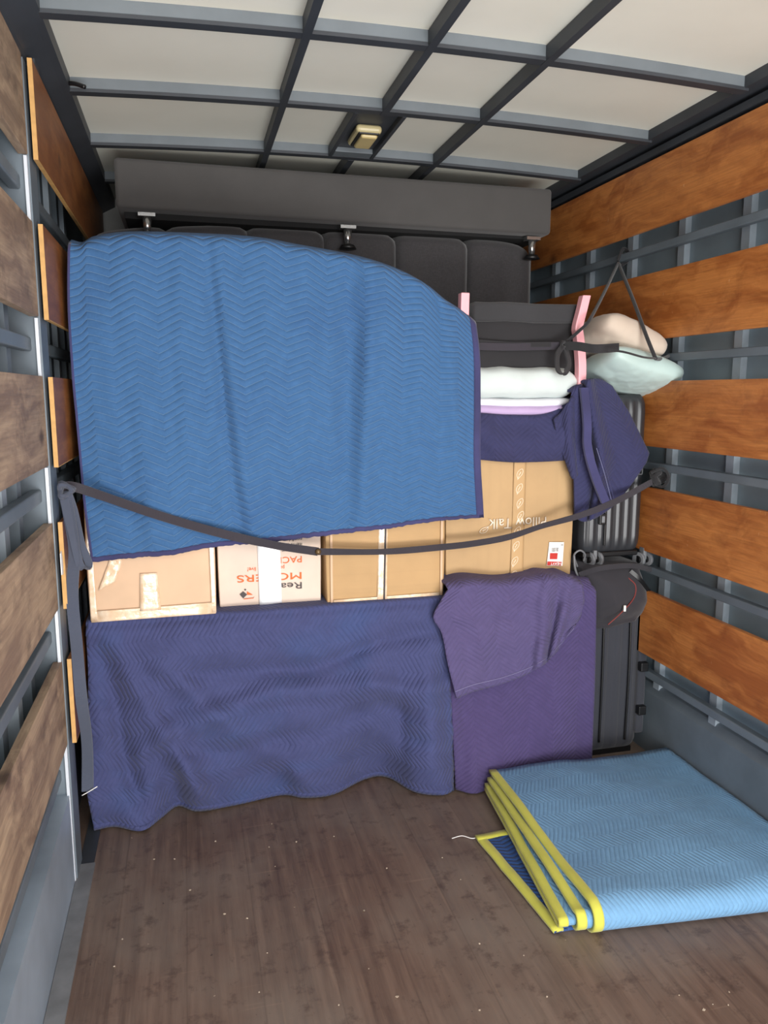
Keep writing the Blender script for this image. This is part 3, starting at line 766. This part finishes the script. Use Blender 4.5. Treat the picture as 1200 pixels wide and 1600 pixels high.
# black storage bag
xa2, xb2 = P(738, 540, y=2.46).x, P(901, 540, y=2.46).x
t = empty('storage_bag', 'black fabric storage bag strapped on top of the pale pillow', 'bag', ((xa2+xb2)/2, 2.6, z_(578)))
bm = bmesh.new(); bx(bm, xa2, xb2, 2.45, 2.85, z_(583, 2.46), z_(500, 2.46)); bmesh.ops.subdivide_edges(bm, edges=bm.edges[:], cuts=6, use_grid_fill=True)
for v in bm.verts: v.co.y += .008*nz(v.co.x*9, v.co.z*12, 3)
obj('bag_body', bm, m_black, t, True, .015)
bm = bmesh.new(); bx(bm, xa2-.005, xb2+.004, 2.440, 2.86, z_(504, 2.46), z_(474, 2.46)); bmesh.ops.subdivide_edges(bm, edges=bm.edges[:], cuts=6, use_grid_fill=True)
for v in bm.verts: v.co.z += .005*nz(v.co.x*9, v.co.y*12, 7)
obj('lid', bm, mat_cloth('charcoal_lid', (52, 52, 55), 700, var=.08), t, True, .012)
# pink frame
t = empty('pink_frame', 'pink painted frame with two curved posts holding the black bag', 'furniture frame', (1.15, 2.43, 1.17))
def post(px_pts, y):
    bm = bmesh.new(); C = spline([P(a, b, y=y) for a, b in px_pts], 26); rings = []
    for i, p in enumerate(C):
        hw = .0145
        rings.append([bm.verts.new((p.x+a*hw, p.y+b*.016, p.z)) for a, b in ((-1, -1), (1, -1), (1, 1), (-1, 1))])
    for a, b in zip(rings, rings[1:]):
        for k in range(4): bm.faces.new((a[k], a[(k+1) % 4], b[(k+1) % 4], b[k]))
    bm.faces.new(rings[0][::-1]); bm.faces.new(rings[-1]); return obj('post', bm, m_pink, t, False, .003)
post([(906, 612), (907, 570), (904, 530), (902, 512), (908, 487), (914, 462)], 2.405)
post([(723, 650), (725, 560), (724, 500), (725, 458)], 2.44)
box('crossrail', P(726, 640, y=2.9).x, P(905, 640, y=2.9).x-.1, 2.875, 2.90, 1.165, 1.19, m_pink, t, .004)

# ---------------------------------------------------------------- luggage
t = empty('hard_suitcase', 'grey hard-shell suitcase standing upright beside right wall boards', 'suitcase', (1.46, 2.7, .76))
sx0, sx1, sy0, sy1, sz0, sz1 = 1.345, 1.588, 2.43, 2.83, .785, 1.35
def rrect(x0, x1, y0, y1, r, n=8):
    out = []
    for cx, cy, a0 in ((x1-r, y1-r, 0), (x0+r, y1-r, 90), (x0+r, y0+r, 180), (x1-r, y0+r, 270)):
        for k in range(n+1): a = radians(a0+90*k/n); out.append((cx+r*cos(a), cy+r*sin(a)))
    return out
def shell(name, x0, x1, y0, y1, z0, z1, r, mat, parent, ribs=0, rr=.006):
    bm = bmesh.new(); rings = []
    prof = [(0, .55), (.012, .8), (.03, .95), (.06, 1)] ; H = z1-z0
    zs = [(z0+a, s) for a, s in prof]+[(z1-a, s) for a, s in prof[::-1]]
    base = rrect(x0, x1, y0, y1, r, 8); cx, cy = (x0+x1)/2, (y0+y1)/2
    # refine front edge with ribs
    pts = []
    for i, p in enumerate(base):
        q = base[(i+1) % len(base)]; d = sqrt((p[0]-q[0])**2+(p[1]-q[1])**2); m = max(1, int(d/.004))
        for k in range(m): pts.append((p[0]+(q[0]-p[0])*k/m, p[1]+(q[1]-p[1])*k/m))
    for z, s in zs:
        ring = []
        for (x, y) in pts:
            off = 0
            if ribs and s > .9 and y < y0+.01: off = rr*max(0, sin((x-x0)*2*pi/ribs))**.5 if sin((x-x0)*2*pi/ribs) > 0 else 0
            rx = x+(cx-x)*(1-s)*.25; ry = y+(cy-y)*(1-s)*.18
            ring.append(bm.verts.new((rx, ry-off, z)))
        rings.append(ring)
    n = len(pts)
    for a, b in zip(rings, rings[1:]):
        for k in range(n): bm.faces.new((a[k], a[(k+1) % n], b[(k+1) % n], b[k]))
    bm.faces.new(rings[0][::-1]); bm.faces.new(rings[-1])
    return obj(name, bm, mat, parent, True)
shell('shell', sx0, sx1, sy0, sy1, sz0, sz1, .03, m_case, t, .034, .005)
box('zip_band', 1.43, 1.437, sy0-.008, sy0+.02, sz0+.03, sz1-.02, m_blackpl, t, .002)
lk = P(941, 811, y=2.42); box('lock', lk.x-.013, lk.x+.013, sy0-.016, sy0, lk.z-.02, lk.z+.02, m_blackpl, t, .003)
lk2 = box('lock_button', lk.x-.006, lk.x+.006, sy0-.020, sy0-.014, lk.z-.012, lk.z+.012, m_grey, t, .002)
lk = P(1001, 735, y=2.42); bm = bmesh.new()
for a in (-1, 1): bx(bm, lk.x-.009, lk.x+.009, sy0-.008, sy0-.004, lk.z+a*.014-.001, lk.z+a*.014+.001); bx(bm, lk.x+a*.009-.001, lk.x+a*.009+.001, sy0-.008, sy0-.004, lk.z-.014, lk.z+.014)
obj('luggage_tag', bm, m_grey, t)
for px in (926, 1003):
    wc = P(px, 873, y=2.45)
    wh = None
    for dx in (-.016, .016):
        bm = bmesh.new(); cyl(bm, (wc.x+dx-.006, 2.445, wc.z), (wc.x+dx+.006, 2.445, wc.z), .027, seg=24); bmesh.ops.rotate(bm, verts=bm.verts, cent=(wc.x+dx, 2.445, wc.z), matrix=Matrix.Rotation(.35, 3, 'Z'))
        o = obj('wheel', bm, m_grey, t, False, .003)
        bm = bmesh.new(); cyl(bm, (wc.x+dx-.008, 2.443, wc.z), (wc.x+dx+.008, 2.443, wc.z), .014, seg=16); obj('hub', bm, m_blackpl, o)
    box('wheel_bracket', wc.x-.007, wc.x+.007, 2.43, 2.46, wc.z, sz0+.012, m_grey, t, .003)
box('base_tray', sx0+.01, sx1-.01, sy0+.005, sy1-.01, sz0-.015, sz0+.004, m_blackpl, t, .005)
# soft suitcase
t = empty('soft_suitcase', 'tall black soft-sided suitcase standing on floor against right wall', 'suitcase', (1.48, 2.7, 0))
shell('case_body', 1.392, 1.628, 2.44, 2.86, .015, .60, .045, m_softcase, t, .056, .006)
box('gusset', 1.60, 1.634, 2.425, 2.46, .08, .55, m_softcase, t, .008)
for zz_ in (.33, .16): box('side_clip', 1.598, 1.630, 2.405, 2.43, zz_, zz_+.035, m_blackpl, t, .004)
tube('piping', [(1.45, 2.430, .56), (1.452, 2.428, .3), (1.452, 2.430, .06)], .004, m_blackpl, t)
tube('piping', [(1.56, 2.430, .56), (1.562, 2.428, .3), (1.56, 2.430, .06)], .004, m_blackpl, t)
box('base_foot', 1.42, 1.60, 2.45, 2.84, 0, .02, m_blackpl, t)
# duffel / backpack
t = empty('backpack', 'black backpack with red zip piping slumped on top of the soft suitcase', 'backpack', (1.48, 2.6, .60))
bm = bmesh.new(); nv, nu = 26, 40; rings = []
outl = [(905, 884, 1000, 880), (910, 900, 1003, 893), (918, 915, 1008, 915), (922, 935, 1012, 935), (926, 955, 1011, 952), (928, 972, 1007, 962), (931, 985, 1000, 970)]
LL = spline([(a, b) for a, b, c, d in outl], nv); RR = spline([(c, d) for a, b, c, d in outl], nv)
for j in range(nv):
    ring = []; v = j/(nv-1)
    a, b = P(LL[j].x, LL[j].y, y=2.42), P(RR[j].x, RR[j].y, y=2.42); bul = .035+.05*sin(pi*min(1, v*1.05+.02))
    for i in range(nu):
        an = 2*pi*i/nu; u = .5-.5*cos(an); x = a.x+(b.x-a.x)*u; z = a.z+(b.z-a.z)*u
        s = sin(an); y = 2.455 - (bul*abs(s)**.6 if s > 0 else -.30*abs(s)**.4)
        y += .01*nz(x*14, z*14, 4)+.006*nz(x*30, z*30, 9)
        ring.append(bm.verts.new((x, y, z)))
    rings.append(ring)
for a, b in zip(rings, rings[1:]):
    for k in range(nu): bm.faces.new((a[k], a[(k+1) % nu], b[(k+1) % nu], b[k]))
bm.faces.new(rings[0][::-1]); bm.faces.new(rings[-1])
obj('bag_body', bm, m_duffel, t, True)
def onb(px, py, y=2.372): return P(px, py, y=y)
tube('red_piping', [onb(982, 903, 2.392), onb(993, 915, 2.385), onb(990, 935, 2.374), onb(970, 958, 2.366), onb(950, 976, 2.372)], .0022, m_redzip, t)
a = onb(976, 951, 2.36); box('zip_pull', a.x-.004, a.x+.004, a.y-.003, a.y+.003, a.z-.010, a.z+.012, m_white, t, .001)
tube('top_handle', [onb(902, 885, 2.43), onb(897, 868, 2.40), onb(906, 860, 2.39), onb(914, 866, 2.40), onb(912, 876, 2.42)], .0035, m_grey, t)
tube('top_handle', [onb(897, 868, 2.40), onb(899, 890, 2.40), onb(906, 906, 2.42)], .004, m_grey, t)
ribbon('shoulder_strap', [onb(985, 892, 2.40), onb(1000, 905, 2.39), onb(1015, 925, 2.40)], .014, m_blackpl, t)
ribbon('shoulder_strap', [onb(905, 898, 2.40), onb(940, 888, 2.36), onb(985, 884, 2.38), onb(1018, 890, 2.42)], .018, m_duffel, t)

# ---------------------------------------------------------------- big blue blanket
def bn(u, v):
    d = 2.352+.05*(1-v)**1.5
    d += .034*nz(u*2.2, v*1.2, 21)+.016*nz(u*8, v*2.2, 5)+.004*nz(u*22, v*9, 15)
    for c0, sl, a0, w0 in ((.36, .06, .016, .018), (.385, .06, -.012, .02), (.66, -.02, .022, .030), (.71, -.03, -.016, .022), (.12, .02, .006, .02), (.80, .0, .010, .02), (.93, .05, -.012, .02), (.24, .0, .005, .015)):
        d += a0*math.exp(-((u-c0-sl*(v-.5))/w0)**2)*(.35+.65*sin(pi*min(1, v*.9+.1)))
    return d
G = coons([(106, 378), (125, 382), (145, 372), (200, 365), (300, 367), (400, 373), (470, 385), (560, 402), (620, 420), (665, 442), (695, 466), (722, 484), (742, 500)],
          [(143, 878), (200, 872), (270, 866), (340, 853), (420, 847), (500, 837), (600, 826), (660, 817), (700, 812), (754, 808)],
          [(106, 378), (106, 480), (112, 580), (121, 680), (130, 780), (143, 878)], [(742, 500), (749, 560), (750, 640), (750, 720), (755, 808)], 170, 130, bn)
for j in range(4):
    for p in G[j]: p.y += .02*(1-j/4)**2
bk = []
for k in range(16, 0, -1):
    tt = k/16; an = min(1, tt*3)*pi/2
    bk.append([Vector((max(p.x, -.325), p.y+.06*sin(an)+max(0, tt-.3)*.45, p.z+.018*sin(an)-max(0, tt-.4)*.08)) for p in G[0]])
for j, r in enumerate(G):
    for i, p in enumerate(r):
        if j > 126: p.z += .004*nz(i*.6, 3.3)
t = empty('moving_blanket', 'huge bright blue moving blanket with zigzag quilting covering the upper load', 'blanket', (.25, 2.38, .86))
sheet('quilted_cloth', bk+G, m_blue, t, .007)
band('binding', G, 'B', 2, m_bluebind, t, .003, .008)
band('binding', G, 'R', 3, m_bluebind, t, .003, .008)
band('binding', G, 'L', 1, m_bluebind, t, .002, .008)

# ---------------------------------------------------------------- folded light blue blanket on the floor
t = empty('folded_blanket', 'light blue folded moving blanket with yellow binding lying on the wooden floor', 'blanket', (1.3, 1.9, 0))
YB, YFr = 2.285, 1.585
def lxl(y, dx):   # left edge x of a layer at depth y
    f = (y-YFr)/(YB-YFr); return .952-.03*sin(pi*f)*0+.0*f+dx*(1-f)**.8*1.0
def layer_path(z_top, z_bot, ytop_back, ybot_back, yfr, n=26):
    """closed-ish U profile: top sheet from the back to the front bend and under to the back"""
    r = (z_top-z_bot)/2; out = []
    for k in range(n): tt = k/(n-1); out.append((ytop_back+(yfr+r-ytop_back)*tt, z_top))
    for k in range(1, 10): a = pi*k/10; out.append((yfr+r-r*sin(a), (z_top+z_bot)/2+r*cos(a)))
    for k in range(n): tt = k/(n-1); out.append((yfr+r+(ybot_back-yfr-r)*tt, z_bot))
    return out
def folded(zt, zb, yfr, dxf, dxb, xr, name, mat, seed, bulgeamp):
    pr = layer_path(zt, zb, YB, YB, yfr); G = []
    for k, (y, z) in enumerate(pr):
        f = (y-yfr)/(YB-yfr); xl = .954+dxf*(1-f)+dxb*f - .0*f
        row = []
        for i in range(46):
            u = i/45; x = xl+(xr-xl)*u
            top = k < 26
            dz = (bulgeamp*nz(x*3, y*3, seed)+.004*nz(x*9, y*7, seed+1))*(1 if top else .15)
            yy = y+(.03*nz(x*4, 1.0, seed) if f > .5 else 0)-.065*u*(1-f)*1.0
            if top: dz += .012*math.exp(-((f-.0)/.12)**2)*0 + .012*sin(pi*f)*sin(pi*min(1, u*1.1))
            row.append(Vector((x, yy, max(.006, z+dz))))
        G.append(row)
    o = sheet(name, G, mat, t, .008)
    bnd = []
    for r in G:
        a, b = r[0], r[1]; d = (b-a).normalized(); bnd.append([a+d*s for s in (-.002, .008, .016, .023)])
    # push the binding out of the surface
    s = sheet('binding', bnd, m_yellow, o, .011)
    return G
folded(.080, .007, 1.556, -.012, .002, 1.645, 'quilted_layer', m_light, 1, .010)
folded(.062, .016, 1.572, -.050, -.012, 1.640, 'quilted_layer', m_light, 2, .006)
G = folded(.042, .026, 1.590, -.092, -.02, 1.635, 'quilted_layer', m_light, 3, .003)
# bottom sheet corner that sticks out to the left
c0, c1, c2 = P(743, 1308, z=.008), P(866, 1457, z=.008), P(815, 1296, z=.008)
G = []
n = 24
for j in range(n+1):
    v = j/n; L = c1.lerp(c0, v); R = Vector((1.10, L.y+.02*v, .008)); G.append([L.lerp(R, i/12) + Vector((0, 0, .003*nz(i*.4, j*.3, 5))) for i in range(13)])
o = sheet('underside_corner', G, m_dblue, t, .006); o['label'] = 'deep blue underside'
bnd = [[r[0]+(r[1]-r[0]).normalized()*s+Vector((0, 0, .002)) for s in (-.002, .013, .026)] for r in G]
sheet('binding', bnd, m_yellow, o, .008)
bnd = [[p+Vector((0, .001, .002)) for p in G[-1]], [p+Vector((0, -.012, .002)) for p in G[-1]], [p+Vector((0, -.024, .002)) for p in G[-1]]]
sheet('binding', bnd, m_yellow, o, .008)

# ---------------------------------------------------------------- straps and ropes
t = empty('load_strap', 'long dark webbing strap tied across the boxes from left rail to right rail', 'strap', P(497, 862, y=2.32))
ribbon('webbing', pw((96, 765, 2.17), (112, 760, 2.20), (160, 775, 2.29), (250, 806, 2.312), (340, 832, 2.312), (430, 852, 2.318), (497, 862, 2.33)), .026, m_strap, t, .004, (0, 0, 1), 90, .4, 1.5)
ribbon('webbing', pw((497, 862, 2.33), (600, 862, 2.335), (690, 855, 2.345), (742, 849, 2.355), (795, 839, 2.36), (847, 822, 2.355), (898, 808, 2.325), (935, 795, 2.32), (971, 779, 2.33), (1020, 752, 2.40)), .021, m_strap, t, .004, (0, 0, 1), 90, .5, 2.0)
c = P(497, 862, y=2.325); bm = bmesh.new(); bmesh.ops.create_icosphere(bm, subdivisions=2, radius=.010, matrix=Matrix.Translation(c)); obj('knot', bm, mat_plain('brass_brown', (110, 88, 60), .4, .4), t, True)
def knot(cx, cy, y, r, parent, mat, seed):
    rnd = random.Random(seed); c = P(cx, cy, y=y); pts = []
    for k in range(14):
        a = k*2.1; pts.append(c+Vector((cos(a)*r*rnd.uniform(.6, 1.2), sin(a*1.3)*r*.8, sin(a)*r*rnd.uniform(.6, 1.2))))
    tube('knot', pts, r*.30, mat, parent, 90, 8)
knot(102, 766, 2.165, .020, t, m_strapg, 2)
knot(1028, 745, 2.40, .028, t, m_strapb, 3)
tube('loose_end', pw((1018, 738, 2.40), (1035, 732, 2.36), (1045, 745, 2.34), (1036, 760, 2.36), (1020, 755, 2.40)), .005, m_strapb, t)
t = empty('hanging_strap', 'slate grey strap hanging loose down the left wall to near the floor', 'strap', P(110, 900, y=2.16))
ribbon('webbing', pw((101, 768, 2.165), (107, 800, 2.16), (116, 860, 2.155), (113, 930, 2.15), (120, 1010, 2.15), (127, 1090, 2.15), (136, 1160, 2.14), (137, 1236, 2.14)), .031, m_strapg, t, .004, (1, 0, 0), 80, .35, 1.5)
ribbon('loop', pw((106, 770, 2.16), (116, 800, 2.165), (127, 850, 2.17), (139, 882, 2.165), (126, 884, 2.15), (112, 830, 2.155), (100, 780, 2.16)), .020, m_strapg, t, .004, (1, 0, 0), 70)
tube('frayed_thread', pw((128, 1243, 2.13), (137, 1238, 2.13), (152, 1229, 2.13)), .0012, m_white, t, n=12)
t = empty('bag_strap', 'flat black strap with bow knot tied around the black storage bag', 'strap', P(880, 545, y=2.40))
ribbon('webbing', pw((744, 541, 2.43), (800, 542, 2.425), (850, 541, 2.42), (878, 540, 2.40)), .024, m_strap, t, .003)
ribbon('webbing', pw((744, 534, 2.434), (800, 538, 2.43), (878, 538, 2.41)), .016, m_strapb, t, .003)
ribbon('tail', pw((882, 540, 2.385), (903, 541, 2.33), (930, 545, 2.26), (967, 543, 2.25)), .028, m_strapb, t, .004)
ribbon('loop', pw((880, 540, 2.39), (871, 555, 2.38), (872, 578, 2.375), (882, 583, 2.37), (889, 568, 2.38), (884, 545, 2.385)), .020, m_strapb, t, .005, (0.9, .4, 0))
knot(881, 539, 2.385, .012, t, m_strapb, 5)
t = empty('rope', 'thin black rope looped over the right rail above the cream pillow', 'rope', P(966, 410, x=1.64))
tp_ = P(966, 411, x=1.62)
tube('rope_line', [P(883, 536, y=2.385), P(905, 517, y=2.37), P(921, 500, y=2.34), P(945, 455, y=2.50), tp_], .0055, m_strapb, t)
en = P(1024, 560, y=2.27)
tube('rope_line', [tp_, P(989, 468, y=2.45), P(1010, 525, y=2.31), en], .0065, m_strapb, t)
tube('rope_line', [en, P(1005, 558, y=2.225), P(975, 550, y=2.20), P(950, 547, y=2.22)], .0035, m_strapb, t)
tube('rope_line', [en, P(1032, 561, y=2.32), P(1046, 556, x=1.635)], .006, m_strapb, t)
tube('rail_hitch', [tp_+Vector((0, 0, .01)), Vector((1.64, tp_.y, 1.90)), Vector((1.668, tp_.y, 1.87)), Vector((1.64, tp_.y+.01, 1.84)), tp_], .006, m_strapb, t)
# paper scrap on left boards
c = P(97, 879, x=-.326); bm = bmesh.new()
pts = [(-.012, -.03), (.010, -.034), (.016, -.01), (.012, .012), (.004, .03), (-.012, .026)]
bm.faces.new([bm.verts.new((-.326+.0, c.y+a, c.z+b)) for a, b in pts]); bm2 = bm
o = obj('paper_scrap', bm2, m_white); s = o.modifiers.new('t', 'SOLIDIFY'); s.thickness = .002
o.matrix_world = Matrix.Translation((0, 0, 0)); tag(o, 'torn white paper scrap stuck on left board edge beside hanging strap', 'paper')

# crumbs, wood chips and lint on the floor
bm = bmesh.new(); rnd = random.Random(11)
for k in range(70):
    x, y = rnd.uniform(-.25, 1.2), rnd.uniform(1.2, 2.28)
    if x > .75 and y > 1.5: continue
    r = rnd.uniform(.0012, .0035); a = rnd.uniform(0, 6.28)
    vs = [bm.verts.new((x+r*cos(a+q)*rnd.uniform(.5, 1.4), y+r*sin(a+q)*rnd.uniform(.5, 1.2), .0015+rnd.uniform(0, .0012))) for q in (0, 1.6, 3.1, 4.7)]
    w2 = [bm.verts.new((v.co.x, v.co.y, .0003)) for v in vs]
    bm.faces.new(vs)
    for q in range(4): bm.faces.new((vs[q], w2[q], w2[(q+1) % 4], vs[(q+1) % 4]))
o = obj('floor_crumbs', bm, mat_plain('crumb', (196, 180, 160), .8)); tag(o, 'tiny pale crumbs and wood chips scattered on the worn floor', 'debris', kind='stuff')
o = tube('thread_scrap', [P(706, 1310, z=.004), P(722, 1306, z=.006), P(738, 1310, z=.004), P(752, 1306, z=.004)], .0012, m_white, n=20)
tag(o, 'pale thread lying on floor beside corner of folded blanket', 'thread')

# give every Empty its own origin while parts keep their place
bpy.context.view_layer.update()
for o, loc in ROOTS:
    for ch in o.children: ch.matrix_parent_inverse = Matrix.Translation(-loc)
